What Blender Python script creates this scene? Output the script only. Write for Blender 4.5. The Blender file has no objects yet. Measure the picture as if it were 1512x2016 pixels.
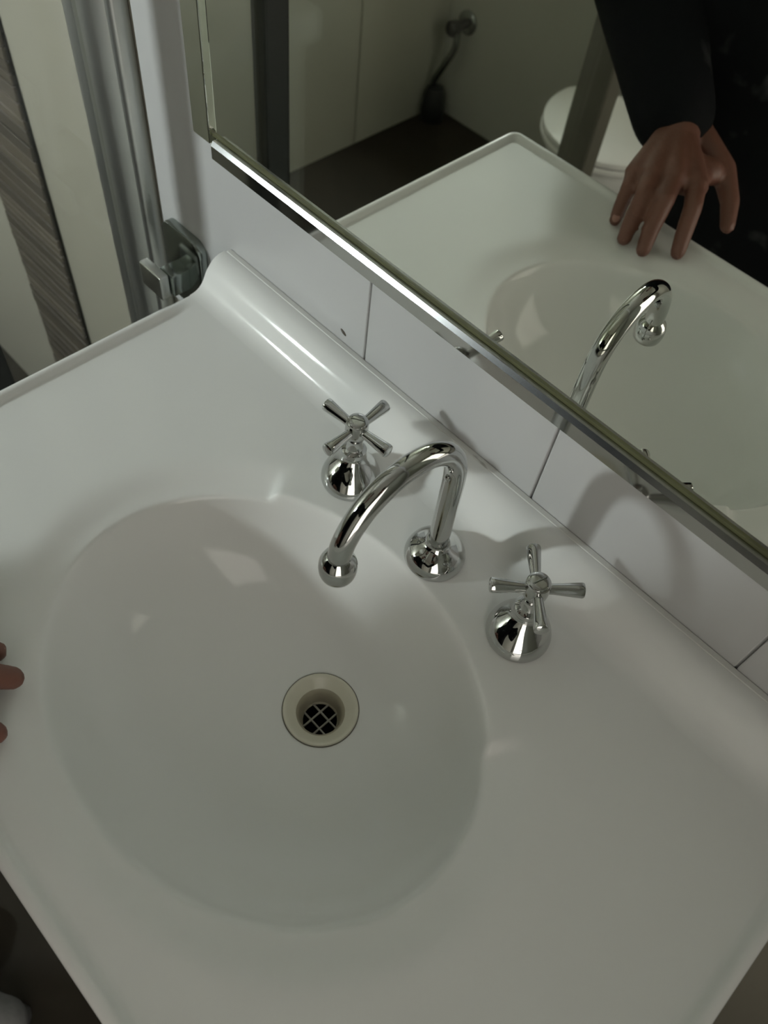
import bpy, bmesh, math, random
from mathutils import Vector, Matrix, Quaternion
import numpy as np
random.seed(4)
S = bpy.context.scene
COL = S.collection
H = 0.86                      # height of the basin top above the floor; the scene is laid out with the basin top at z = 0 and lifted by H at the end

# ------------------------------------------------------------------ camera
CAM_RIGHT = Vector((0.68922575, 0.71894123, 0.08995203))
CAM_DOWN = Vector((0.63143509, -0.53512181, -0.56119014))
CAM_FWD = Vector((-0.35532744, 0.44358557, -0.82278445))
CAM_POS = Vector((0.591, -0.4131, 0.6))
cd = bpy.data.cameras.new('camera')
cam = bpy.data.objects.new('camera', cd); COL.objects.link(cam)
cd.sensor_fit = 'VERTICAL'; cd.sensor_height = 36.0; cd.lens = 36.0 * 1615.9 / 2016.0
cd.clip_start = 0.005
cd.dof.use_dof = True; cd.dof.focus_distance = 0.66; cd.dof.aperture_fstop = 7.5
m = Matrix((CAM_RIGHT, -CAM_DOWN, -CAM_FWD)).transposed().to_4x4()
m.translation = CAM_POS
cam.matrix_world = m
S.camera = cam

# ------------------------------------------------------------------ world, lights, exposure
w = bpy.data.worlds.new('world'); S.world = w; w.use_nodes = True
w.node_tree.nodes['Background'].inputs[0].default_value = (0.30, 0.33, 0.36, 1)
w.node_tree.nodes['Background'].inputs[1].default_value = 0.02
WINDOW_STRENGTH = 590.0        # daylight through the frosted shower window
HALL_STRENGTH = 2.3           # warm hall light behind the frosted glass door
S.view_settings.view_transform = 'Standard'
S.view_settings.look = 'None'
S.view_settings.gamma = 1.0
S.view_settings.use_curve_mapping = False
S.view_settings.exposure = -0.12

# ------------------------------------------------------------------ materials
def mat(name, col, rough=0.5, metal=0.0, spec=0.5, noise=None, bump=None, emit=None, coat=0.0):
    """noise = (scale, amount) value mottling, bump = (scale, strength)"""
    M = bpy.data.materials.new(name); M.use_nodes = True
    nt = M.node_tree; b = nt.nodes['Principled BSDF']
    b.inputs['Base Color'].default_value = (*col, 1); b.inputs['Roughness'].default_value = rough
    b.inputs['Metallic'].default_value = metal; b.inputs['Specular IOR Level'].default_value = spec
    b.inputs['Coat Weight'].default_value = coat
    tc = nt.nodes.new('ShaderNodeTexCoord')
    if noise:
        n = nt.nodes.new('ShaderNodeTexNoise'); n.inputs['Scale'].default_value = noise[0]; n.inputs['Detail'].default_value = 4
        nt.links.new(tc.outputs['Object'], n.inputs['Vector'])
        mx = nt.nodes.new('ShaderNodeMix'); mx.data_type = 'RGBA'
        k = noise[1]
        mx.inputs[6].default_value = (*[c * (1 - k) for c in col], 1)
        mx.inputs[7].default_value = (*[min(1, c * (1 + k)) for c in col], 1)
        nt.links.new(n.outputs['Fac'], mx.inputs[0]); nt.links.new(mx.outputs[2], b.inputs['Base Color'])
    if bump:
        n = nt.nodes.new('ShaderNodeTexNoise'); n.inputs['Scale'].default_value = bump[0]
        nt.links.new(tc.outputs['Object'], n.inputs['Vector'])
        bp = nt.nodes.new('ShaderNodeBump'); bp.inputs['Strength'].default_value = bump[1]; bp.inputs['Distance'].default_value = 0.002
        nt.links.new(n.outputs['Fac'], bp.inputs['Height']); nt.links.new(bp.outputs['Normal'], b.inputs['Normal'])
    if emit:
        b.inputs['Emission Color'].default_value = (*emit[0], 1); b.inputs['Emission Strength'].default_value = emit[1]
    return M

def glass_mat(name, tint):
    M = bpy.data.materials.new(name); M.use_nodes = True; nt = M.node_tree
    nt.nodes.remove(nt.nodes['Principled BSDF']); out = nt.nodes['Material Output']
    t = nt.nodes.new('ShaderNodeBsdfTransparent'); t.inputs[0].default_value = (*tint, 1)
    g = nt.nodes.new('ShaderNodeBsdfGlossy'); g.inputs['Roughness'].default_value = 0.02
    lw = nt.nodes.new('ShaderNodeLayerWeight'); lw.inputs['Blend'].default_value = 0.5
    pw = nt.nodes.new('ShaderNodeMath'); pw.operation = 'POWER'; pw.inputs[1].default_value = 5.0; nt.links.new(lw.outputs['Facing'], pw.inputs[0])
    fr = nt.nodes.new('ShaderNodeMath'); fr.operation = 'MULTIPLY_ADD'; fr.inputs[1].default_value = 0.95; fr.inputs[2].default_value = 0.04; nt.links.new(pw.outputs[0], fr.inputs[0])
    mx = nt.nodes.new('ShaderNodeMixShader')
    nt.links.new(fr.outputs[0], mx.inputs[0]); nt.links.new(t.outputs[0], mx.inputs[1]); nt.links.new(g.outputs[0], mx.inputs[2])
    nt.links.new(mx.outputs[0], out.inputs['Surface'])
    return M

ACRYLIC = mat('white_acrylic', (0.76, 0.765, 0.745), 0.10, spec=0.32, noise=(3, 0.015))
CHROME = mat('chrome', (0.58, 0.59, 0.58), 0.035, 1.0, noise=(60, 0.03))
CHROME_DULL = mat('dull_chrome', (0.62, 0.63, 0.61), 0.34, 1.0, noise=(20, 0.05))
CHROME_DARK = mat('dark_chrome', (0.30, 0.33, 0.31), 0.16, 1.0, noise=(20, 0.05))
STEEL_STRIP = mat('polished_channel', (0.55, 0.55, 0.53), 0.07, 1.0, noise=(15, 0.04))
MIRROR = mat('mirror_glass', (0.93, 0.95, 0.87), 0.012, 1.0)
MIRROR_EDGE = mat('mirror_edge', (0.10, 0.10, 0.05), 0.3, noise=(40, 0.3))
TILE = mat('white_tile', (0.48, 0.48, 0.475), 0.22, noise=(5, 0.02))
GROUT = mat('grout', (0.33, 0.33, 0.32), 0.9, noise=(40, 0.2))
WALLP = mat('wall_white', (0.42, 0.42, 0.37), 0.45, noise=(4, 0.03))
WALL_SHOWER = mat('shower_wall_white', (0.44, 0.435, 0.37), 0.35, noise=(4, 0.03))
CEIL = mat('ceiling_white', (0.40, 0.39, 0.35), 0.9, noise=(6, 0.02))
FLOORM = mat('brown_floor', (0.024, 0.019, 0.012), 0.6, spec=0.25, noise=(9, 0.25))
STRIP_A = mat('brown_strip_a', (0.052, 0.041, 0.027), 0.5, noise=(30, 0.18))
STRIP_B = mat('brown_strip_b', (0.068, 0.054, 0.036), 0.5, noise=(30, 0.18))
STRIP_C = mat('brown_strip_c', (0.040, 0.031, 0.020), 0.5, noise=(30, 0.18))
STRIP_JOINT = mat('brown_joint', (0.02, 0.016, 0.011), 0.8, noise=(30, 0.2))
GLASS = glass_mat('clear_glass', (0.955, 0.965, 0.945))
SKIN = mat('skin', (0.165, 0.070, 0.048), 0.5, noise=(35, 0.14), bump=(220, 0.25))
NAIL = mat('nail', (0.36, 0.19, 0.15), 0.3, noise=(30, 0.05))
HAIR = mat('hair', (0.015, 0.011, 0.009), 0.45, noise=(60, 0.4))
JACKET = mat('black_cloth', (0.007, 0.008, 0.009), 0.9, spec=0.15, noise=(14, 0.8))
def jacket_mat():
    M = mat('black_printed_cloth', (0.007, 0.008, 0.009), 0.9, spec=0.15); nt = M.node_tree; b = nt.nodes['Principled BSDF']
    tc = nt.nodes.new('ShaderNodeTexCoord'); n = nt.nodes.new('ShaderNodeTexNoise'); n.inputs['Scale'].default_value = 16; n.inputs['Detail'].default_value = 3
    r = nt.nodes.new('ShaderNodeValToRGB'); r.color_ramp.elements[0].position = 0.60; r.color_ramp.elements[1].position = 0.72
    r.color_ramp.elements[0].color = (0.006, 0.007, 0.008, 1); r.color_ramp.elements[1].color = (0.045, 0.047, 0.048, 1)
    nt.links.new(tc.outputs['Object'], n.inputs['Vector']); nt.links.new(n.outputs['Fac'], r.inputs[0]); nt.links.new(r.outputs[0], b.inputs['Base Color'])
    return M
JACKET = jacket_mat()
TROUSER = mat('dark_cloth', (0.008, 0.008, 0.009), 0.9, spec=0.15, noise=(25, 0.4))
SHOE = mat('grey_knit', (0.20, 0.20, 0.20), 0.9, noise=(60, 0.25), bump=(160, 0.5))
SOLE = mat('shoe_sole', (0.10, 0.10, 0.10), 0.8, noise=(30, 0.1))
PHONE = mat('phone_black', (0.012, 0.012, 0.014), 0.2, noise=(10, 0.1))
DRAINP = mat('cream_plastic', (0.66, 0.64, 0.53), 0.3, noise=(25, 0.06))
GRATE = mat('grate_grey', (0.42, 0.41, 0.37), 0.35, noise=(40, 0.15))
PIPE = mat('drain_pipe_black', (0.006, 0.006, 0.005), 0.6, noise=(40, 0.3))
CERAMIC = mat('toilet_ceramic', (0.78, 0.78, 0.75), 0.12, noise=(4, 0.02))
BLACKR = mat('black_rubber', (0.012, 0.013, 0.012), 0.5, noise=(30, 0.2))
CABINET = mat('cabinet_white', (0.68, 0.68, 0.64), 0.35, noise=(5, 0.02))
POSTM = mat('post_olive', (0.115, 0.11, 0.085), 0.6, noise=(14, 0.15))
WINFRAME = mat('window_frame_white', (0.7, 0.7, 0.7), 0.4, noise=(8, 0.02))
PANE = mat('daylight_pane', (0.8, 0.85, 0.9), 0.4, emit=((0.87, 0.93, 0.96), WINDOW_STRENGTH))
LAMPM = mat('lit_frosted_glass', (0.9, 0.88, 0.82), 0.5, emit=((1.0, 0.935, 0.86), HALL_STRENGTH))

def silicone_mat():
    M = bpy.data.materials.new('silicone_with_mould'); M.use_nodes = True; nt = M.node_tree; b = nt.nodes['Principled BSDF']
    tc = nt.nodes.new('ShaderNodeTexCoord'); mp = nt.nodes.new('ShaderNodeMapping'); mp.inputs['Scale'].default_value = (18, 60, 60)
    n = nt.nodes.new('ShaderNodeTexNoise'); n.inputs['Scale'].default_value = 1.0; n.inputs['Detail'].default_value = 3
    r = nt.nodes.new('ShaderNodeValToRGB'); r.color_ramp.elements[0].position = 0.26; r.color_ramp.elements[1].position = 0.34
    r.color_ramp.elements[0].color = (0.13, 0.115, 0.09, 1); r.color_ramp.elements[1].color = (0.66, 0.66, 0.63, 1)
    nt.links.new(tc.outputs['Object'], mp.inputs[0]); nt.links.new(mp.outputs[0], n.inputs['Vector'])
    nt.links.new(n.outputs['Fac'], r.inputs[0]); nt.links.new(r.outputs[0], b.inputs['Base Color']); b.inputs['Roughness'].default_value = 0.4
    return M
SILICONE = silicone_mat()

# ------------------------------------------------------------------ helpers
def link(name, me, material, parent=None, smooth=True, angle=40):
    o = bpy.data.objects.new(name, me); COL.objects.link(o)
    if material: 
        me.materials.clear(); me.materials.append(material)
    if smooth:
        me.shade_smooth()
        if angle: me.set_sharp_from_angle(angle=math.radians(angle))
    else: me.shade_flat()
    if parent: o.parent = parent
    return o
def tag(o, label, cat, group=None):
    o['label'] = label; o['category'] = cat
    if group: o['group'] = group
    return o
def structure(o, label=None):
    o['kind'] = 'structure'
    if label: o['label'] = label
    return o
def empty(name, label, cat, loc=(0, 0, 0), group=None):
    o = bpy.data.objects.new(name, None); COL.objects.link(o); o.location = loc; o.empty_display_size = 0.05
    return tag(o, label, cat, group)
def pydata(vs, fs):
    me = bpy.data.meshes.new('m'); me.from_pydata([tuple(v) for v in vs], [], fs); me.update()
    bm = bmesh.new(); bm.from_mesh(me); bmesh.ops.recalc_face_normals(bm, faces=bm.faces); bm.to_mesh(me); bm.free()
    return me
def box(x0, x1, y0, y1, z0, z1, bevel=0.0, seg=2):
    bm = bmesh.new(); bmesh.ops.create_cube(bm, size=1)
    for v in bm.verts:
        v.co = Vector(((x0 + x1) / 2 + v.co.x * (x1 - x0), (y0 + y1) / 2 + v.co.y * (y1 - y0), (z0 + z1) / 2 + v.co.z * (z1 - z0)))
    if bevel: bmesh.ops.bevel(bm, geom=bm.edges[:], offset=bevel, segments=seg, affect='EDGES', profile=0.5)
    me = bpy.data.meshes.new('m'); bm.to_mesh(me); bm.free(); return me
def lathe(prof, n=40, axis=Matrix.Identity(4)):
    """prof: (r, z) list; closed to the axis where r == 0"""
    vs, fs = [], []
    rows = []
    for r, z in prof:
        if r < 1e-6: rows.append([len(vs)]); vs.append(axis @ Vector((0, 0, z)))
        else:
            row = []
            for i in range(n):
                a = 2 * math.pi * i / n; row.append(len(vs)); vs.append(axis @ Vector((r * math.cos(a), r * math.sin(a), z)))
            rows.append(row)
    for A, B in zip(rows, rows[1:]):
        for i in range(n):
            j = (i + 1) % n
            if len(A) == 1 and len(B) == 1: continue
            if len(A) == 1: fs.append((A[0], B[i], B[j]))
            elif len(B) == 1: fs.append((A[i], A[j], B[0]))
            else: fs.append((A[i], A[j], B[j], B[i]))
    return pydata(vs, fs)
def frame_to(p, q):
    d = (Vector(q) - Vector(p)); 
    M = d.to_track_quat('Z', 'Y').to_matrix().to_4x4(); M.translation = Vector(p); return M
def cyl_between(p, q, prof, n=24):
    """prof: (r, fraction 0..1 or absolute distance) along p->q"""
    return lathe(prof, n, frame_to(p, q))
def catmull(pts, k=8):
    P = [Vector(p) for p in pts]; P = [P[0] * 2 - P[1]] + P + [P[-1] * 2 - P[-2]]; out = []
    for i in range(1, len(P) - 2):
        for j in range(k):
            t = j / k; a, b, c, d = P[i - 1:i + 3]
            out.append(0.5 * ((2 * b) + (c - a) * t + (2 * a - 5 * b + 4 * c - d) * t * t + (3 * b - a - 3 * c + d) * t ** 3))
    out.append(P[-2]); return out
def tube(pts, rad, n=20, caps=True):
    """rad: number or list per point"""
    vs, fs = [], []; N = len(pts); up = None
    for i, p in enumerate(pts):
        t = (pts[min(i + 1, N - 1)] - pts[max(i - 1, 0)]).normalized()
        if up is None:
            up = t.orthogonal().normalized()
        up = (up - t * up.dot(t)).normalized(); s = t.cross(up)
        r = rad[i] if isinstance(rad, (list, tuple)) else rad
        for k in range(n):
            a = 2 * math.pi * k / n; vs.append(p + (up * math.cos(a) + s * math.sin(a)) * r)
    for i in range(N - 1):
        for k in range(n):
            j = (k + 1) % n; fs.append((i * n + k, i * n + j, (i + 1) * n + j, (i + 1) * n + k))
    if caps: fs.append(tuple(range(n))); fs.append(tuple((N - 1) * n + k for k in range(n)))
    return pydata(vs, fs)
def smoothstep(a, b, x):
    t = max(0.0, min(1.0, (x - a) / (b - a))); return t * t * (3 - 2 * t)

# ================================================================== ROOM
RX0, RX1, RY0, RY1, RZ0, RZ1 = -1.1, 1.25, -1.635, 0.008, -H, 1.54
T = 0.1
structure(link('floor', box(RX0 - T, RX1 + T, RY0 - T, RY1 + T, RZ0 - T, RZ0), FLOORM, smooth=False))
structure(link('ceiling', box(RX0 - T, RX1 + T, RY0 - T, RY1 + T, RZ1, RZ1 + T), CEIL, smooth=False))
wall_back = structure(link('wall_back', box(RX0 - T, RX1 + T, RY1, RY1 + T, RZ0, RZ1), mat('shower_back_wall', (0.27, 0.255, 0.205), 0.4, noise=(4, 0.04)), smooth=False))
def addbox(vs, fs, x0, x1, y0, y1, z0, z1):
    b = len(vs)
    for x in (x0, x1):
        for y in (y0, y1):
            for z in (z0, z1): vs.append((x, y, z))
    for f in ((0, 1, 3, 2), (4, 6, 7, 5), (0, 4, 5, 1), (2, 3, 7, 6), (0, 2, 6, 4), (1, 5, 7, 3)): fs.append(tuple(b + i for i in f))
structure(link('wall_left', box(RX0 - T, RX0, RY0, RY1, RZ0, RZ1), WALL_SHOWER, smooth=False))
# the wall facing the mirror is pierced by the shower window
WX0, WX1, WZ0, WZ1 = -1.06, -0.905, 0.535, 0.755
vs, fs = [], []
for x0, x1, z0, z1 in ((RX0 - T, WX0, RZ0, RZ1), (WX1, RX1 + T, RZ0, RZ1), (WX0, WX1, RZ0, WZ0), (WX0, WX1, WZ1, RZ1)):
    addbox(vs, fs, x0, x1, RY0 - T, RY0, z0, z1)
structure(link('wall_front', pydata(vs, fs), WALLP, smooth=False))
# right wall with a frosted glass door to the lit hall
DY0, DY1, DZ1 = -1.46, -0.62, 1.20
vs, fs = [], []
for a in ((RY0, DY0, RZ0, RZ1), (DY1, RY1, RZ0, RZ1), (DY0, DY1, DZ1, RZ1)): addbox(vs, fs, RX1, RX1 + T, *a)
structure(link('wall_right', pydata(vs, fs), WALLP, smooth=False))
door = structure(link('door_1', box(RX1 + 0.045, RX1 + 0.055, DY0 + 0.06, DY1 - 0.06, -0.45, DZ1 - 0.06), LAMPM, smooth=False))
vs, fs = [], []
for a in ((DY0 + 0.003, DY0 + 0.06, RZ0 + 0.006, DZ1 - 0.003), (DY1 - 0.06, DY1 - 0.003, RZ0 + 0.006, DZ1 - 0.003), (DY0 + 0.06, DY1 - 0.06, RZ0 + 0.006, -0.45), (DY0 + 0.06, DY1 - 0.06, DZ1 - 0.06, DZ1 - 0.003)):
    addbox(vs, fs, RX1 + 0.03, RX1 + 0.07, *a)
link('door_frame', pydata(vs, fs), WINFRAME, door, smooth=False)
link('handle', tube([Vector((RX1 + 0.03, DY1 - 0.05, 0.16)), Vector((RX1 - 0.02, DY1 - 0.05, 0.16)), Vector((RX1 - 0.025, DY1 - 0.06, 0.16)), Vector((RX1 - 0.025, DY1 - 0.16, 0.16))], 0.009, 12), CHROME_DULL, door)
for a, b in ((RY0 + 0.002, -1.270), (-1.266, -0.902), (-0.898, -0.45), (-0.446, -0.002)):
    link('wall_panel', box(RX0, RX0 + 0.005, a, b, RZ0 + 0.001, RZ1 - 0.001, 0.0015, 1), WALL_SHOWER, bpy.data.objects['wall_left'])
win = structure(link('window_1', box(WX0 + 0.01, WX1 - 0.01, RY0 - 0.06, RY0 - 0.05, WZ0 + 0.01, WZ1 - 0.01), PANE, smooth=False))
vs, fs = [], []
for x0, x1, z0, z1 in ((WX0, WX0 + 0.012, WZ0, WZ1), (WX1 - 0.012, WX1, WZ0, WZ1), (WX0, WX1, WZ0, WZ0 + 0.012), (WX0, WX1, WZ1 - 0.012, WZ1)):
    addbox(vs, fs, x0, x1, RY0 - 0.065, RY0 - 0.035, z0, z1)
link('window_frame', pydata(vs, fs), WINFRAME, win, smooth=False)

# wall tiles on the vanity wall, each tile a piece of the wall; joints recessed
TX = [-0.128, 0.206, 0.418, 0.629, 0.840, 1.051, 1.248]
TZ = [-0.86, -0.44, -0.02 - 0.10, 0.30, 0.72, 1.14, 1.538]
for i in range(len(TX) - 1):
    for k in range(2, len(TZ) - 1):
        link('tile', box(TX[i] + 0.0009, TX[i + 1] - 0.0009, 0.0, 0.008, TZ[k] + 0.0009, TZ[k + 1] - 0.0009, 0.0012, 2), TILE, wall_back, angle=18)
link('grout_bed', box(TX[0], TX[-1], 0.0022, 0.008, TZ[2], TZ[-1]), GROUT, wall_back, smooth=False)

link('chip_mark', lathe([(0.0, 0.0), (0.0045, 0.0), (0.004, 0.0003), (0.0, 0.0004)], 14, Matrix.Translation((0.176, -0.00005, 0.046)) @ Matrix.Rotation(0.5, 4, 'Y') @ Matrix.Diagonal((1, 1, 0.45, 1)) @ Matrix.Rotation(math.pi / 2, 4, 'X')), STRIP_A, wall_back)
# brown feature strip in the shower: short horizontal pieces stacked in one vertical band
SX0, SX1 = -0.622, -0.446
zz = -H + 0.004; k = 0
link('strip_bed', box(SX0, SX1, 0.0035, 0.008, -H, 0.9), STRIP_JOINT, wall_back, smooth=False)
piece = {}
HS = [0.0135, 0.021, 0.0165]
for hh in HS: piece[hh] = box(SX0, SX1, 0.0, 0.008, 0.0, hh, 0.0012, 1)
i = 0
while zz < 0.86:
    hh = random.choice(HS); me = piece[hh].copy()
    o = link('tile_strip', me, random.choice((STRIP_A, STRIP_B, STRIP_C)), wall_back, smooth=False)
    o.location = (0, 0.0 - random.random() * 0.0015, zz); zz += hh + 0.0018

# ================================================================== VANITY TOP WITH MOULDED BOWL
W, D = 0.7576, 0.482
YB = -0.055                                  # where the back cove begins
BC = Vector((0.3803, -0.2685)); BA, BB = 0.1915, 0.151
DC = Vector((0.399, -0.219)); DR = 0.0335; DEPTH = 0.122
INN = 0.018                                  # width of the edge lip
def vanity_top():
    # perimeter (on the inset rectangle) with outward normals
    x0, x1, y0, y1 = INN, W - INN, -D + INN, YB
    per = []
    def seg(a, b, n, nrm):
        for i in range(n):
            t = i / n; per.append((Vector(a).lerp(Vector(b), t), Vector(nrm)))
    def arc(c, a0, a1, n):
        for i in range(1, n):
            a = math.radians(a0 + (a1 - a0) * i / n); per.append((Vector(c), Vector((math.cos(a), math.sin(a)))))
    seg((x0, y0), (x1, y0), 80, (0, -1)); per.append((Vector((x1, y0)), Vector((0, -1))))
    arc((x1, y0), -90, 0, 7)
    seg((x1, y0), (x1, y1), 50, (1, 0)); per.append((Vector((x1, y1)), Vector((1, 0))))
    seg((x1, y1), (x0, y1), 80, (0, 0))[:0] if False else None
    bx = [(x1 + (x0 - x1) * i / 80) for i in range(1, 80)]
    for x in bx: per.append((Vector((x, y1)), Vector((0, 0))))
    seg((x0, y1), (x0, y0), 50, (-1, 0)); per.append((Vector((x0, y0)), Vector((-1, 0))))
    arc((x0, y0), 180, 270, 7)
    N = len(per)
    th = []
    for p, n in per:
        q = p + n * 0.004 - BC
        th.append(math.atan2(q.y / BB, q.x / BA))
    # radial profile of the bowl, smoothed
    ss = np.linspace(0, 1.42, 400); zz = np.empty_like(ss)
    for i, s in enumerate(ss):
        if s < 1: zz[i] = -0.009 - (DEPTH - 0.009) * (1 - 0.38 * s ** 1.5 - 0.27 * s ** 3 - 0.35 * s ** 9)
        else: zz[i] = -0.009 * (1 - smoothstep(1.0, 1.22, s))
    ker = np.exp(-0.5 * (np.arange(-30, 31) / 4.0) ** 2); ker /= ker.sum()
    zs = np.convolve(np.pad(zz, 30, mode='edge'), ker, mode='valid')
    zs[:12] = zz[:12]
    prof = lambda s: float(np.interp(s, ss, zs))
    rings = [0.0, 0.04, 0.09, 0.15, 0.22, 0.29, 0.36, 0.43, 0.5, 0.56, 0.62, 0.67, 0.72, 0.765, 0.805, 0.84, 0.87, 0.895, 0.915, 0.93, 0.945, 0.957, 0.968,
             0.978, 0.987, 0.995, 1.003, 1.012, 1.022, 1.034, 1.05, 1.07, 1.095, 1.125, 1.16, 1.2, 1.24, 1.28]
    vs, fs, rows = [], [], []
    for s in rings:
        row = []
        for t in th:
            e = Vector((math.cos(t), math.sin(t)))
            if s <= 1:
                lo = DC + e * DR; hi = BC + Vector((e.x * BA, e.y * BB)); p = lo.lerp(hi, s)
            else:
                p = BC + Vector((e.x * BA, e.y * BB)) * s
            z = prof(s)
            # tap ledge: the rim behind the bowl is raised flush, its two ends show as soft ridges
            if s > 0.93:
                x = p.x
                pl = smoothstep(0.246, 0.258, x + 0.55 * (p.y + 0.15)) * (1 - smoothstep(0.548, 0.560, x - 0.55 * (p.y + 0.15))) * smoothstep(-0.235, -0.205, p.y)
                z *= 1 - pl * smoothstep(0.99, 1.03, s)
            row.append(len(vs)); vs.append((p.x, p.y, z))
        rows.append(row)
    for u in (0.25, 0.5, 0.75, 1.0):
        row = []
        for (p, n), t in zip(per, th):
            e = BC + Vector((math.cos(t) * BA, math.sin(t) * BB)) * 1.28
            q = e.lerp(p, u); row.append(len(vs)); vs.append((q.x, q.y, 0.0))
        rows.append(row)
    for d, z in ((0.003, 0.0003), (0.0055, 0.0022), (0.0075, 0.0045), (0.010, 0.0056), (0.013, 0.0052), (0.0158, 0.0030), (0.0174, -0.0002), (0.018, -0.004), (0.018, -0.034), (0.010, -0.034)):
        row = []
        for p, n in per:
            back = n.length < 0.5
            q = p + n * d; k = 1 - smoothstep(-0.10, -0.06, p.y)
            row.append(len(vs)); vs.append((q.x, q.y, (z * k if z > 0 else z) if not back else (0.0 if d < 0.0179 else -0.034 * (1 if z < -0.01 else 0))))
        rows.append(row)
    for A, B in zip(rows, rows[1:]):
        for i in range(N):
            j = (i + 1) % N; fs.append((A[i], A[j], B[j], B[i]))
    # back cove and upstand, a swept profile closed at both ends
    pr = [(YB - 0.0005, 0.0), (-0.051, 0.0005), (-0.047, 0.0016), (-0.043, 0.0036), (-0.0395, 0.0068), (-0.0365, 0.0112), (-0.0340, 0.0160), (-0.0312, 0.0208), (-0.0275, 0.0252),
          (-0.0235, 0.0290), (-0.0190, 0.0316), (-0.0140, 0.0331), (-0.0090, 0.0336), (-0.0062, 0.0334), (-0.0062, -0.034), (YB - 0.0005, -0.034)]
    M = len(pr); nx = 40; b0 = len(vs)
    for i in range(nx + 1):
        for y, z in pr:
            vs.append((W * i / nx, y, z))
    for i in range(nx):
        for k in range(M):
            l = (k + 1) % M; fs.append((b0 + i * M + k, b0 + i * M + l, b0 + (i + 1) * M + l, b0 + (i + 1) * M + k))
    fs.append(tuple(b0 + k for k in range(M))); fs.append(tuple(b0 + nx * M + k for k in range(M)))
    me = bpy.data.meshes.new('m'); me.from_pydata(vs, [], fs); me.update()
    bm = bmesh.new(); bm.from_mesh(me); bmesh.ops.remove_doubles(bm, verts=bm.verts, dist=1e-6); bmesh.ops.recalc_face_normals(bm, faces=bm.faces)
    # keep the deck facing up
    up = [f for f in bm.faces if abs(f.normal.z) > 0.9 and f.calc_center_median().z > -0.01]
    bm.to_mesh(me); bm.free()
    return me
vt = vanity_top()
basin = tag(link('vanity_basin', vt, ACRYLIC, angle=60), 'white moulded vanity top with oval sunken basin and low upstand along the tiles', 'basin')
# silicone bead between upstand and tiles
bd = bmesh.new(); bd.from_mesh(box(0.002, W - 0.002, -0.0061, -0.0002, 0.010, 0.0340, 0.0006, 1)); me = bpy.data.meshes.new('m'); bd.to_mesh(me); bd.free()
link('silicone_bead', me, SILICONE, basin, angle=18)['label'] = 'white silicone seal with dark mould spots'

# vanity cabinet below: hollow box of panels with two doors
cab = empty('vanity_cabinet', 'white cabinet under the moulded basin top', 'cabinet', (W / 2, -0.23, -H))
def cpart(name, x0, x1, y0, y1, z0, z1, material=CABINET, parent=None, bevel=0.001):
    o = link(name, box(x0 - W / 2, x1 - W / 2, y0 + 0.23, y1 + 0.23, z0 + H, z1 + H, bevel, 1), material, parent or cab, angle=18); return o
cpart('side_panel', 0.02, 0.036, -0.44, -0.012, -H, -0.0345)
cpart('side_panel', W - 0.036, W - 0.02, -0.44, -0.012, -H, -0.0345)
cpart('back_panel', 0.037, W - 0.037, -0.022, -0.012, -H + 0.10, -0.0345)
cpart('shelf', 0.037, W - 0.037, -0.438, -0.023, -H + 0.10, -H + 0.116)
cpart('plinth', 0.037, W - 0.037, -0.40, -0.384, -H, -H + 0.099)
for a, b, hx in ((0.021, W / 2 - 0.001, W / 2 - 0.05), (W / 2 + 0.001, W - 0.021, W / 2 + 0.05)):
    d = cpart('door', a, b, -0.459, -0.441, -H + 0.102, -0.040, bevel=0.002)
    d2 = link('handle', tube(catmull([(hx - W / 2, -0.229, 0.70), (hx - W / 2, -0.249, 0.695), (hx - W / 2, -0.249, 0.605), (hx - W / 2, -0.229, 0.60)], 5), 0.004, 10), CHROME_DULL, d)

# ================================================================== DRAIN
ZB = -DEPTH
drain = empty('basin_drain', 'cream ringed drain with dark grid in the bottom of the basin', 'drain', (DC.x, DC.y, ZB))
link('flange', lathe([(0.0335, -0.004), (0.0345, 0.0), (0.0345, 0.0014), (0.0336, 0.0022), (0.0322, 0.0020), (0.0300, 0.0002), (0.0255, -0.0035), (0.0225, -0.0060)], 56), DRAINP, drain)
link('cup', lathe([(0.0225, -0.0060), (0.0205, -0.0080), (0.0192, -0.013), (0.0182, -0.020), (0.0176, -0.0265), (0.0160, -0.0280)], 48), mat('stained_plastic', (0.40, 0.37, 0.28), 0.35, noise=(50, 0.2)), drain)
link('seal', lathe([(0.0343, -0.003), (0.0354, -0.003), (0.0354, 0.0008), (0.0343, 0.0008)], 56), mat('dark_ring', (0.16, 0.15, 0.12), 0.6, noise=(60, 0.4)), drain)  # thin dark ring drawn as an outline at the gap around the flange
link('pipe', lathe([(0.0165, -0.0275), (0.0165, -0.075), (0.0, -0.075)], 32), PIPE, drain)
for k in (-1, 1):
    for ax in (0, 1):
        o_ = 0.0058 * k; hl = math.sqrt(0.0172 ** 2 - o_ ** 2); w_ = 0.0009
        b_ = (-hl, hl, o_ - w_, o_ + w_) if ax == 0 else (o_ - w_, o_ + w_, -hl, hl)
        link('grate_bar', box(*b_, -0.0290, -0.0268 + 0.0002 * ax, 0.0005, 1), GRATE, drain)

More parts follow.
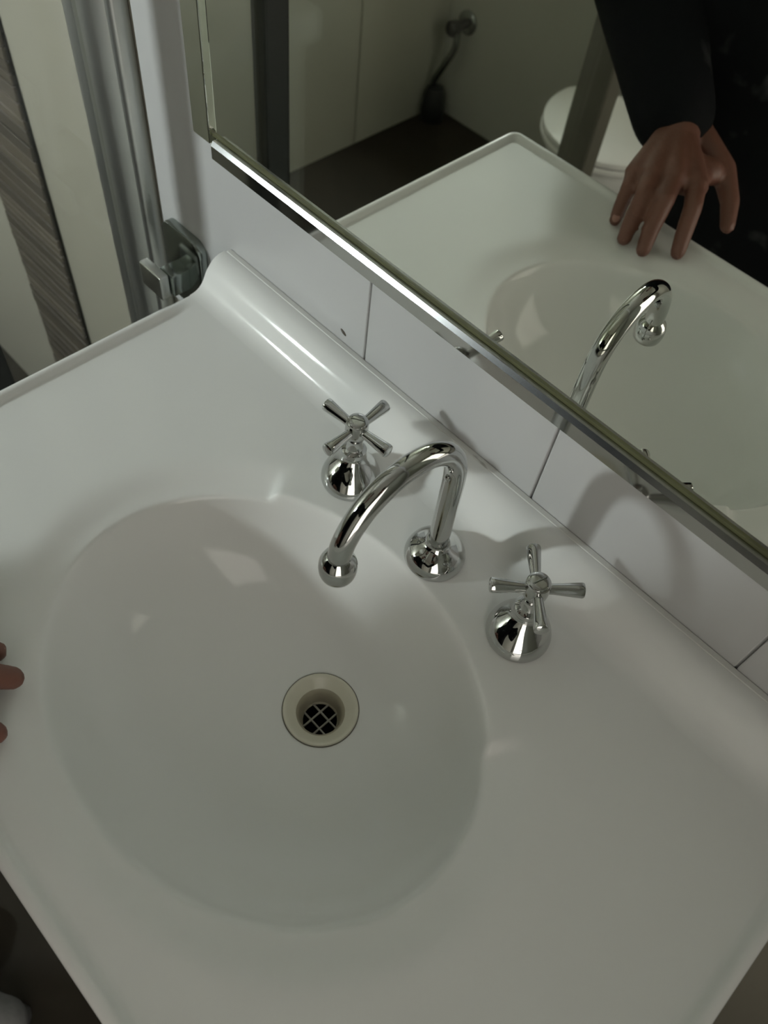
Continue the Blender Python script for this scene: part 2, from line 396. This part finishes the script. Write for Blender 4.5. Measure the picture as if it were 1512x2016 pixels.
# ================================================================== TAPS
def tap(x, y, ang, label, lean):
    e = empty('tap_handle', label, 'tap handle', (x, y, 0.0004), 'cross handle taps beside the spout')
    Q = Matrix.Identity(4); Q[0][2], Q[1][2] = lean; Q[2][2] = 0.92
    def part(name, me, mt=CHROME, parent=None, **k):
        me.transform(Q); return link(name, me, mt, parent or e, **k)
    part('flange', lathe([(0.0, 0.0), (0.0265, 0.0), (0.0272, 0.002), (0.0272, 0.0045), (0.0262, 0.0085), (0.0238, 0.0140), (0.0205, 0.0190), (0.0165, 0.0235), (0.0130, 0.0275), (0.0112, 0.0315), (0.0108, 0.0340), (0.0, 0.0340)], 48))
    part('collar', lathe([(0.0, 0.0335), (0.0100, 0.0335), (0.0112, 0.0350), (0.0112, 0.0395), (0.0098, 0.0410), (0.0080, 0.0420), (0.0072, 0.0450), (0.0072, 0.0520), (0.0084, 0.0550), (0.0, 0.0550)], 40))
    hub = part('hub', lathe([(0.0, 0.0540), (0.0082, 0.0545), (0.0098, 0.0580), (0.0102, 0.0620), (0.0102, 0.0690), (0.0097, 0.0720), (0.0086, 0.0726), (0.0, 0.0726)], 40))
    part('cap', lathe([(0.0, 0.0724), (0.0086, 0.0726), (0.0086, 0.0738), (0.0078, 0.0746), (0.0050, 0.0750), (0.0, 0.0751)], 36), CHROME, hub)
    sl = box(-0.0065, 0.0065, -0.0006, 0.0006, 0.0748, 0.0756, 0.0003, 1); sl.transform(Matrix.Rotation(ang + 0.5, 4, 'Z'))
    part('slot_line', sl, CHROME_DARK, hub, smooth=False)
    for k in range(4):
        a = ang + k * math.pi / 2; d = Vector((math.cos(a), math.sin(a), 0.03)).normalized()
        c0 = Vector((0, 0, 0.0645))
        part('arm', cyl_between(c0 + d * 0.007, c0 + d * 0.037, [(0.0040, 0), (0.0042, 0.006), (0.0050, 0.016), (0.0057, 0.024), (0.0060, 0.028), (0.0056, 0.0293), (0.0042, 0.0300), (0.0, 0.0302)], 24))
    return e
tap(0.285, -0.087, math.radians(4), 'chrome cross tap handle with arms square to the wall, between spout and shower screen', (-0.08, 0.115))
tap(0.490, -0.089, math.radians(45), 'chrome cross tap handle turned diagonally, its shadow falling on the bare deck end', (-0.075, 0.125))

sp = empty('spout', 'chrome gooseneck spout arching over the oval basin between the tap handles', 'faucet', (0.393, -0.088, 0.0004))
P0 = Vector((0.393, -0.088, 0))
link('flange', lathe([(0.0, 0.0), (0.0262, 0.0), (0.0268, 0.0025), (0.0262, 0.0065), (0.0240, 0.0115), (0.0205, 0.0155), (0.0160, 0.0185), (0.0125, 0.0205), (0.0105, 0.0225), (0.0096, 0.025), (0.0, 0.025)], 48), CHROME, sp)
yz = [(-0.088, 0.020), (-0.0885, 0.07), (-0.089, 0.112), (-0.0925, 0.134), (-0.103, 0.152), (-0.121, 0.1645), (-0.140, 0.168), (-0.156, 0.1655), (-0.170, 0.158), (-0.182, 0.147), (-0.191, 0.133), (-0.1965, 0.118), (-0.1985, 0.100)]
path = catmull([(0.393 - 0.0075 * smoothstep(0.1, 1, i / 12), y, z) for i, (y, z) in enumerate(yz)], 8)
link('neck_tube', tube([p - P0 for p in path], 0.0088, 28), CHROME, sp)
tip = Vector((0.3855, -0.1985, 0.097)) - P0
Mx = Matrix.Translation(tip)
link('aerator', lathe([(0.0, 0.0125), (0.0085, 0.0118), (0.0118, 0.0085), (0.0138, 0.0035), (0.0142, -0.002), (0.0138, -0.007), (0.0128, -0.0105), (0.0118, -0.0118), (0.0100, -0.0118), (0.0092, -0.009), (0.0, -0.009)], 36, Mx), CHROME, sp)
link('neck_screw', cyl_between(Vector((0.393, -0.0975, 0.121)) - P0, Vector((0.393, -0.1005, 0.121)) - P0, [(0.0028, 0), (0.0028, 0.0022), (0.002, 0.0028), (0, 0.0028)], 16), CHROME, sp)

# ================================================================== MIRROR
mir = empty('mirror', 'large wall mirror with polished metal edge channels above the basin', 'mirror', (0.0, -0.006, 0.145))
O = Vector((0.0, -0.006, 0.145))
def mpart(name, x0, x1, y0, y1, z0, z1, material, bevel=0.0, parent=None):
    return link(name, box(x0 - O.x, x1 - O.x, y0 - O.y, y1 - O.y, z0 - O.z, z1 - O.z, bevel, 2), material, parent or mir, smooth=bevel > 0, angle=18)
mpart('mirror_pane', -0.004, 0.98, -0.006, -0.0005, 0.146, 1.05, MIRROR)
mpart('edge_line', -0.004, 0.98, -0.0075, -0.0058, 0.1600, 0.1632, MIRROR_EDGE)
def prism(prof, x0, x1):
    n = len(prof); vs = [(x - O.x, y - O.y, z - O.z) for x in (x0, x1) for y, z in prof]
    return pydata(vs, [(i, (i + 1) % n, n + (i + 1) % n, n + i) for i in range(n)] + [tuple(range(n)), tuple(range(n, 2 * n))])
link('bottom_channel', prism([(-0.0150, 0.1435), (-0.0150, 0.1562), (-0.0085, 0.1562), (-0.0085, 0.1598), (-0.0062, 0.1598), (-0.0062, 0.1435)], 0.004, 0.98), STEEL_STRIP, mir, smooth=False)
link('edge_bevel', prism([(-0.0150, 0.1563), (-0.0125, 0.1604), (-0.0086, 0.1604), (-0.0086, 0.1563)], 0.004, 0.98), mat('bright_bevel', (0.50, 0.51, 0.51), 0.20, 1.0, noise=(30, 0.05)), mir, smooth=False)
mpart('side_channel', -0.030, -0.004, -0.0105, -0.0004, 0.152, 1.05, MIRROR, 0.0012)

# ================================================================== SHOWER SCREEN
scr = empty('shower_screen', 'clear glass shower screen in a chrome wall channel left of the basin', 'shower screen', (-0.19, -0.1, -H))
O = Vector((-0.19, -0.1, -H))
def spart(name, x0, x1, y0, y1, z0, z1, material, bevel=0.0, parent=None):
    return link(name, box(x0 - O.x, x1 - O.x, y0 - O.y, y1 - O.y, z0 - O.z, z1 - O.z, bevel, 2), material, parent or scr, smooth=bevel > 0, angle=18)
vs, fs = [], []
ch = [(-0.232, 0.0), (-0.232, -0.010), (-0.228, -0.016), (-0.220, -0.016), (-0.214, -0.010), (-0.206, -0.012), (-0.196, -0.022), (-0.180, -0.022), (-0.170, -0.016), (-0.162, -0.006), (-0.156, -0.006), (-0.152, -0.012), (-0.147, -0.012), (-0.143, -0.008), (-0.143, 0.0)]
ch = [(x, y - 0.0005 + 0.0075) if y == 0.0 else (x, y) for x, y in ch]
for z in (0.005, 1.9):
    for x, y in ch: vs.append((x - O.x, y - O.y, z))
n = len(ch)
for i in range(n): fs.append((i, (i + 1) % n, n + (i + 1) % n, n + i))
fs.append(tuple(range(n))); fs.append(tuple(range(n, 2 * n)))
link('wall_channel', pydata(vs, fs), CHROME_DULL, scr, angle=50)
spart('glass_pane', -0.193, -0.187, -0.205, -0.0225, -H + 0.02, 1.04, GLASS)
spart('end_post', -0.204, -0.176, -0.243, -0.206, -H, 1.04, BLACKR, 0.004)
spart('glass_door', -0.193, -0.187, -0.98, -0.246, -H + 0.02, 1.04, GLASS)
spart('bottom_rail', -0.198, -0.182, -0.98, -0.246, -H, -H + 0.0195, CHROME_DARK, 0.003)

# square chrome holder on the wall beside the screen
hold = empty('towel_holder', 'dark square chrome bracket on the white wall beside the shower channel', 'wall bracket', (-0.079, 0.0, -0.041))
def hp(name, x0, x1, y0, y1, z0, z1, mt, bv):
    return link(name, box(x0, x1, y0, y1, z0, z1, bv, 3), mt, hold, angle=18)
bm = bmesh.new(); bmesh.ops.create_cube(bm, size=1)
for v in bm.verts: v.co = Vector((v.co.x * 0.072, v.co.y * 0.011 - 0.0058, v.co.z * 0.102))
bmesh.ops.bevel(bm, geom=[e for e in bm.edges if abs((e.verts[0].co - e.verts[1].co).normalized().y) > 0.9], offset=0.016, segments=6, affect='EDGES', profile=0.5)
bmesh.ops.bevel(bm, geom=[e for e in bm.edges if all(v.co.y < -0.01 for v in e.verts)], offset=0.003, segments=2, affect='EDGES', profile=0.5)
me = bpy.data.meshes.new('m'); bm.to_mesh(me); bm.free()
link('wall_plate', me, CHROME_DARK, hold)
hp('arm', -0.012, 0.012, -0.0350, -0.0105, -0.020, 0.008, CHROME_DARK, 0.002)
hp('cross_bar', -0.033, 0.008, -0.048, -0.0355, -0.022, 0.010, CHROME_DULL, 0.0025)

# ================================================================== TOILET (seen in the mirror)
toi = empty('toilet', 'white toilet with closed lid against the wall facing the mirror', 'toilet', (-0.31, -1.40, -H))
def loft(rings, n=40):
    """rings: (cx, cy, z, rx, ry_front, ry_back)"""
    vs, fs = [], []
    for cx, cy, z, rx, rf, rb in rings:
        for i in range(n):
            a = 2 * math.pi * i / n; s_, c_ = math.sin(a), math.cos(a)
            vs.append((cx + rx * math.copysign(abs(c_) ** 0.9, c_), cy + (rb if s_ > 0 else rf) * s_ * -1 * -1, z) if False else (cx + rx * c_, cy + (rf if s_ < 0 else rb) * s_, z))
    for k in range(len(rings) - 1):
        for i in range(n):
            j = (i + 1) % n; fs.append((k * n + i, k * n + j, (k + 1) * n + j, (k + 1) * n + i))
    fs.append(tuple(range(n))); fs.append(tuple((len(rings) - 1) * n + i for i in range(n)))
    return pydata(vs, fs)
# local y: front is +y (towards the vanity)
link('bowl', loft([(0, -0.03, 0.0, 0.105, 0.19, 0.17), (0, -0.03, 0.03, 0.105, 0.19, 0.17), (0, -0.02, 0.12, 0.085, 0.18, 0.15), (0, 0.0, 0.24, 0.105, 0.17, 0.15), (0, 0.02, 0.33, 0.150, 0.17, 0.175), (0, 0.02, 0.375, 0.158, 0.17, 0.185), (0, 0.02, 0.385, 0.152, 0.165, 0.180)]), CERAMIC, toi)
link('seat', loft([(0, 0.02, 0.386, 0.172, 0.10, 0.200), (0, 0.02, 0.390, 0.176, 0.10, 0.204), (0, 0.02, 0.398, 0.176, 0.10, 0.204), (0, 0.02, 0.402, 0.172, 0.10, 0.200)]), CERAMIC, toi)
link('lid', loft([(0, 0.02, 0.4045, 0.170, 0.10, 0.198), (0, 0.02, 0.408, 0.175, 0.10, 0.203), (0, 0.02, 0.418, 0.174, 0.10, 0.202), (0, 0.02, 0.424, 0.164, 0.09, 0.192), (0, 0.02, 0.4265, 0.10, 0.08, 0.12)]), CERAMIC, toi)
link('cistern', box(-0.185, 0.185, -0.232, -0.115, 0.40, 0.74, 0.02, 3), CERAMIC, toi)
ci = link('cistern_lid', box(-0.192, 0.192, -0.234, -0.108, 0.742, 0.775, 0.010, 3), CERAMIC, toi)
link('flush_button', lathe([(0.0, 0.775), (0.024, 0.775), (0.024, 0.779), (0.021, 0.781), (0, 0.781)], 28, Matrix.Translation((0, -0.17, 0))), CHROME, toi)
for s_ in (-1, 1):
    link('hinge', lathe([(0.0, 0.386), (0.011, 0.386), (0.011, 0.412), (0.008, 0.415), (0, 0.415)], 16, Matrix.Translation((0.06 * s_, -0.118 + 0.004, 0))), CHROME_DULL, toi)

# narrow olive post between toilet and vanity
structure(link('trim_1', box(-0.238, -0.168, -1.06, -1.01, -H, RZ1, 0.004, 1), POSTM), 'dark olive upright post in front of the toilet')

# tap and hose in the far shower corner
val = empty('stop_valve', 'small dark stop valve with hose low on the wall near the shower corner', 'valve', (-1.018, RY0, -0.565))
back = Matrix.Rotation(-math.pi / 2, 4, 'X')
link('wall_plate', lathe([(0.0, 0.0005), (0.034, 0.0005), (0.034, 0.006), (0.028, 0.010), (0, 0.010)], 28, back), CHROME_DARK, val)
link('body', lathe([(0.0, 0.009), (0.014, 0.009), (0.014, 0.05), (0.020, 0.052), (0.022, 0.075), (0.016, 0.082), (0, 0.082)], 24, back), BLACKR, val)
hp_ = catmull([(0, 0.045, -0.012), (0.004, 0.05, -0.06), (-0.02, 0.06, -0.12), (-0.045, 0.065, -0.17), (-0.05, 0.06, -0.20)], 8)
link('hose', tube(hp_, 0.011, 14), CHROME_DARK, val)
link('floor_outlet', lathe([(0.0, -0.294), (0.038, -0.294), (0.040, -0.27), (0.034, -0.215), (0.026, -0.195), (0, -0.19)], 24, Matrix.Translation((-0.038, 0.06, 0))), BLACKR, val)

# ================================================================== PERSON
def capsule(bmv, p, q, r1, r2, n=14):
    p, q = Vector(p), Vector(q); d = q - p; L = d.length
    prof = []
    for k in range(0, 6):
        a = -math.pi / 2 + (math.pi / 2) * k / 5; prof.append((r1 * math.cos(a), r1 * math.sin(a)))
    for k in range(0, 6):
        a = (math.pi / 2) * k / 5; prof.append((r2 * math.cos(a), L + r2 * math.sin(a)))
    prof[0] = (0, -r1); prof[-1] = (0, L + r2)
    me = cyl_between(p, q, prof, n) if L > 1e-6 else None
    bmv.append(me)
def blob(bmv, c, rx, ry, rz, rot=None, n=20):
    prof = [(0 if k in (0, 12) else math.cos(-math.pi / 2 + math.pi * k / 12), math.sin(-math.pi / 2 + math.pi * k / 12)) for k in range(13)]
    M = Matrix.Translation(Vector(c)) @ (rot.to_4x4() if rot else Matrix.Identity(4)) @ Matrix.Diagonal((rx, ry, rz, 1))
    bmv.append(lathe(prof, n, M))
def fuse(parts, voxel, smooth_it):
    bm = bmesh.new()
    for me in parts: 
        bm.from_mesh(me)
    me = bpy.data.meshes.new('f'); bm.to_mesh(me); bm.free()
    o = bpy.data.objects.new('tmp', me); COL.objects.link(o)
    r = o.modifiers.new('r', 'REMESH'); r.mode = 'VOXEL'; r.voxel_size = voxel; r.adaptivity = 0.0
    s = o.modifiers.new('s', 'SMOOTH'); s.iterations = smooth_it; s.factor = 0.5
    dg = bpy.context.evaluated_depsgraph_get(); ev = o.evaluated_get(dg)
    out = bpy.data.meshes.new_from_object(ev)
    bpy.data.objects.remove(o); return out

pers = empty('person', 'person in black jacket leaning one hand on the basin edge and holding a phone', 'person', (0.18, -0.80, -H))
PO = Vector((0.18, -0.80, -H))
# joints
SHL, ELL, WRL = Vector((-0.020, -0.83, 0.50)), Vector((-0.080, -0.742, 0.190)), Vector((0.168, -0.580, 0.060))
SHR, ELR = Vector((0.37, -0.82, 0.50)), Vector((0.62, -0.705, 0.36))
def cl(r, d, f): return CAM_POS + CAM_RIGHT * r + CAM_DOWN * d + CAM_FWD * f
WRR = cl(0.052, 0.165, -0.028)
body = []
nails = []
# --- left hand on the basin
def finger(pts, rads, lst):
    for a, b, r1, r2 in zip(pts, pts[1:], rads, rads[1:]): capsule(lst, a, b, r1, r2, 14)
fing = {
    'index': [(0.2556, -0.5070, 0.047), (0.2742, -0.4740, 0.043), (0.2860, -0.4510, 0.024), (0.2940, -0.4370, 0.0095)],
    'middle': [(0.2326, -0.4900, 0.052), (0.2492, -0.4490, 0.048), (0.2580, -0.4220, 0.026), (0.2650, -0.4070, 0.0095)],
    'ring': [(0.2096, -0.4810, 0.048), (0.2242, -0.4450, 0.044), (0.2320, -0.4210, 0.024), (0.2380, -0.4060, 0.0095)],
    'pinky': [(0.1876, -0.4780, 0.040), (0.1982, -0.4540, 0.035), (0.2040, -0.4380, 0.019), (0.2090, -0.4270, 0.0085)],
}
for nm, pts in fing.items():
    k = 0.86 if nm == 'pinky' else 1.0
    finger(pts, [0.0122 * k, 0.0112 * k, 0.0103 * k, 0.0090 * k], body)
    capsule(body, WRL + Vector((0.012, 0.012, 0.0)), pts[0], 0.022, 0.0145 * k)
capsule(body, fing['pinky'][0], fing['index'][0], 0.0120, 0.0135)
capsule(body, Vector((0.190, -0.525, 0.046)), Vector((0.245, -0.555, 0.042)), 0.018, 0.017)
finger([Vector((0.196, -0.598, 0.050)), Vector((0.250, -0.583, 0.038)), Vector((0.285, -0.556, 0.022)), Vector((0.304, -0.530, 0.010))], [0.020, 0.0150, 0.0118, 0.0092], body)
capsule(body, Vector((0.240, -0.570, 0.040)), Vector((0.250, -0.520, 0.044)), 0.012, 0.012)
capsule(body, WRL, WRL + Vector((0.02, 0.02, -0.002)), 0.024, 0.026)
capsule(body, ELL, WRL, 0.040, 0.026)
capsule(body, SHL, ELL, 0.050, 0.040)
# --- right hand around the phone
for i in range(4):
    dd = 0.052 + 0.021 * i
    L = (0.9, 1.0, 0.95, 0.8)[i]
    finger([cl(0.024, dd + 0.012, 0.012), cl(0.0, dd + 0.004, 0.018), cl(-0.038 * L, dd, 0.013), cl(-0.068, dd - 0.002, 0.004), cl(-0.069, dd - 0.002, -0.010)], [0.0100, 0.0090, 0.0085, 0.0080, 0.0072], body)
    capsule(body, WRR, cl(0.024, dd + 0.012, 0.012), 0.020, 0.012)
finger([WRR, cl(0.034, 0.125, -0.020), cl(0.012, 0.095, -0.026), cl(-0.008, 0.075, -0.0235)], [0.022, 0.014, 0.0105, 0.0088], body)
capsule(body, ELR, WRR, 0.040, 0.026); capsule(body, SHR, ELR, 0.050, 0.040)
# --- trunk, neck, head, legs
HD = Vector((0.210, -0.765, 0.685)); NK = Vector((0.185, -0.825, 0.56))
capsule(body, Vector((0.110, -0.815, 0.42)), Vector((0.250, -0.815, 0.42)), 0.10, 0.10); capsule(body, Vector((0.120, -0.805, 0.10)), Vector((0.240, -0.805, 0.10)), 0.10, 0.10)
capsule(body, Vector((0.180, -0.810, 0.1)), Vector((0.180, -0.815, 0.45)), 0.10, 0.10)
capsule(body, SHL, SHR, 0.055, 0.055); capsule(body, Vector((0.180, -0.825, 0.48)), NK, 0.065, 0.052); capsule(body, NK, HD - Vector((0, 0.02, 0.04)), 0.052, 0.05)
rotH = Matrix.Rotation(math.radians(-20), 3, 'Z') @ Matrix.Rotation(math.radians(-22), 3, 'X')
def hl(x, y, z): return HD + rotH @ Vector((x, y, z))
blob(body, hl(0, -0.012, 0.025), 0.074, 0.092, 0.092, rotH); blob(body, hl(0, 0.018, -0.045), 0.056, 0.062, 0.068, rotH)
capsule(body, hl(0, 0.082, 0.012), hl(0, 0.098, -0.022), 0.009, 0.013)          # nose
capsule(body, hl(-0.016, 0.072, -0.055), hl(0.016, 0.072, -0.055), 0.0075, 0.0075)  # lips
capsule(body, hl(-0.014, 0.070, -0.068), hl(0.014, 0.070, -0.068), 0.008, 0.008)
capsule(body, hl(-0.038, 0.068, 0.028), hl(0.038, 0.068, 0.028), 0.012, 0.012)      # brow
capsule(body, hl(-0.01, 0.062, -0.098), hl(0.01, 0.062, -0.098), 0.014, 0.014)      # chin
for s_ in (-1, 1): blob(body, hl(0.076 * s_, -0.008, -0.005), 0.010, 0.020, 0.032, rotH)
for hx, kx, ax in ((0.18, 0.115, 0.085), (0.30, 0.275, 0.262)):
    capsule(body, Vector((hx, -0.81, 0.04)), Vector((kx, -0.83, -0.38)), 0.075, 0.055); capsule(body, Vector((kx, -0.83, -0.38)), Vector((ax, -0.875, -0.775)), 0.052, 0.036)
bmesh_body = fuse(body, 0.0034, 3)
bmesh_body.transform(Matrix.Translation(-PO))
link('body', bmesh_body, SKIN, pers, angle=None)
# nails on the resting hand
for nm in ('index', 'middle', 'ring', 'pinky'):
    a, b = Vector(fing[nm][2]), Vector(fing[nm][3]); d = (b - a).normalized(); side = d.cross(Vector((0, 0, 1))).normalized(); up = side.cross(d)
    q = b + up * 0.0058 - d * 0.001
    R_ = Matrix((side, d, up)).transposed()
    l_ = []; blob(l_, q - PO, 0.0046, 0.0060, 0.0016, R_, 14); link('fingernail', l_[0], NAIL, pers)
for s_ in (-1, 1):
    l_ = []; blob(l_, hl(0.031 * s_, 0.068, 0.008) - PO, 0.012, 0.012, 0.012, None, 16); e_ = link('eye', l_[0], CERAMIC, pers)
    l_ = []; blob(l_, hl(0.031 * s_, 0.0778, 0.004) - PO, 0.0045, 0.003, 0.0045, rotH, 12); link('iris', l_[0], PHONE, e_)
hb = []
blob(hb, hl(0, -0.022, 0.040), 0.083, 0.094, 0.090, rotH); blob(hb, hl(0, -0.045, -0.01), 0.076, 0.066, 0.085, rotH); capsule(hb, hl(-0.04, 0.055, 0.082), hl(0.04, 0.055, 0.082), 0.018, 0.018)
me = fuse(hb, 0.006, 4); me.transform(Matrix.Translation(-PO)); link('hair', me, HAIR, pers, angle=None)
# jacket
jk = []
for k in range(15):                                   # trunk of the jacket, shoulders to hem
    t_ = k / 14; zc = 0.44 - 0.54 * t_; xc = 0.175 + 0.085 * smoothstep(0.2, 0.95, t_); hw = 0.088 - 0.020 * t_
    capsule(jk, Vector((xc - hw, -0.805, zc)), Vector((xc + hw, -0.805, zc)), 0.128, 0.128, 20)
capsule(jk, SHL, SHR, 0.078, 0.078); capsule(jk, Vector((0.180, -0.825, 0.50)), Vector((0.184, -0.825, 0.555)), 0.085, 0.068)
dl = (WRL - ELL).normalized()
for a, b, r1, r2 in ((SHL, ELL, 0.085, 0.075), (ELL, ELL.lerp(WRL, 0.5), 0.075, 0.064), (ELL.lerp(WRL, 0.5), WRL - dl * 0.010, 0.064, 0.052), (SHR, ELR, 0.080, 0.066), (ELR, ELR.lerp(WRR, 0.55), 0.066, 0.052), (ELR.lerp(WRR, 0.55), ELR.lerp(WRR, 0.86), 0.052, 0.042)):
    capsule(jk, a, b, r1, r2, 18)
for t_, s_ in ((0.30, 0.066), (0.55, 0.061), (0.78, 0.053)):                       # folds of the sleeve
    c_ = ELL.lerp(WRL, t_); capsule(jk, c_ - dl * 0.006, c_ + dl * 0.006, s_, s_, 18)
me = fuse(jk, 0.009, 14); me.transform(Matrix.Translation(-PO)); jacket = link('jacket', me, JACKET, pers, angle=None)
tr = []
for hx, kx, ax in ((0.18, 0.115, 0.085), (0.30, 0.275, 0.262)):
    capsule(tr, Vector((hx, -0.81, 0.02)), Vector((kx, -0.83, -0.38)), 0.100, 0.074, 18); capsule(tr, Vector((kx, -0.83, -0.38)), Vector((ax, -0.875, -0.725)), 0.074, 0.060, 18)
capsule(tr, Vector((0.110, -0.805, 0.04)), Vector((0.260, -0.805, 0.04)), 0.11, 0.11)
me = fuse(tr, 0.010, 4); me.transform(Matrix.Translation(-PO)); link('trousers', me, TROUSER, pers, angle=None)
for ax in (0.085, 0.262):
    s_ = []
    capsule(s_, Vector((ax, -0.90, -0.808)), Vector((ax, -0.76, -0.812)), 0.040, 0.040); capsule(s_, Vector((ax, -0.76, -0.812)), Vector((ax, -0.680, -0.812)), 0.046, 0.040); capsule(s_, Vector((ax - 0.018, -0.690, -0.815)), Vector((ax + 0.018, -0.690, -0.815)), 0.040, 0.038)
    capsule(s_, Vector((ax, -0.88, -0.80)), Vector((ax, -0.875, -0.75)), 0.042, 0.040)
    me = fuse(s_, 0.006, 4); me.transform(Matrix.Translation(-PO)); sh = link('shoe', me, SHOE, pers, angle=None); sh['label'] = 'grey knitted shoe'
    vs, fs = [], []
    pr = [(math.cos(a) * 0.046 * (1.0 if math.sin(a) > 0 else 0.86), math.sin(a) * (0.152 if math.sin(a) > 0 else 0.15)) for a in [2 * math.pi * k / 28 for k in range(28)]]
    for z in (-H + 0.001, -H + 0.022):
        for x, y in pr: vs.append(Vector((ax + x, -0.795 + y, z)) - PO)
    n = len(pr)
    for i in range(n): fs.append((i, (i + 1) % n, n + (i + 1) % n, n + i))
    fs += [tuple(range(n)), tuple(range(n, 2 * n))]
    link('sole', pydata(vs, fs), SOLE, sh)

# phone in the right hand, just behind the lens
ph = empty('phone', 'black mobile phone held in front of the person in the black jacket', 'phone', tuple(cl(-0.022, 0.055, -0.011)))
RM = Matrix((CAM_RIGHT, CAM_DOWN, CAM_FWD)).transposed().to_4x4()
def pp(name, x0, x1, y0, y1, z0, z1, mt, bv):
    me = box(x0, x1, y0, y1, z0, z1, bv, 3); me.transform(RM); return link(name, me, mt, ph)
pp('case', -0.036, 0.036, -0.073, 0.073, -0.004, 0.004, PHONE, 0.003)
pp('screen', -0.033, 0.033, -0.070, 0.070, -0.0046, -0.0041, BLACKR, 0.0002)

# ------------------------------------------------------------------ lift everything so that the floor is at z = 0
for o in list(S.objects):
    if o.parent is None: o.location.z += H
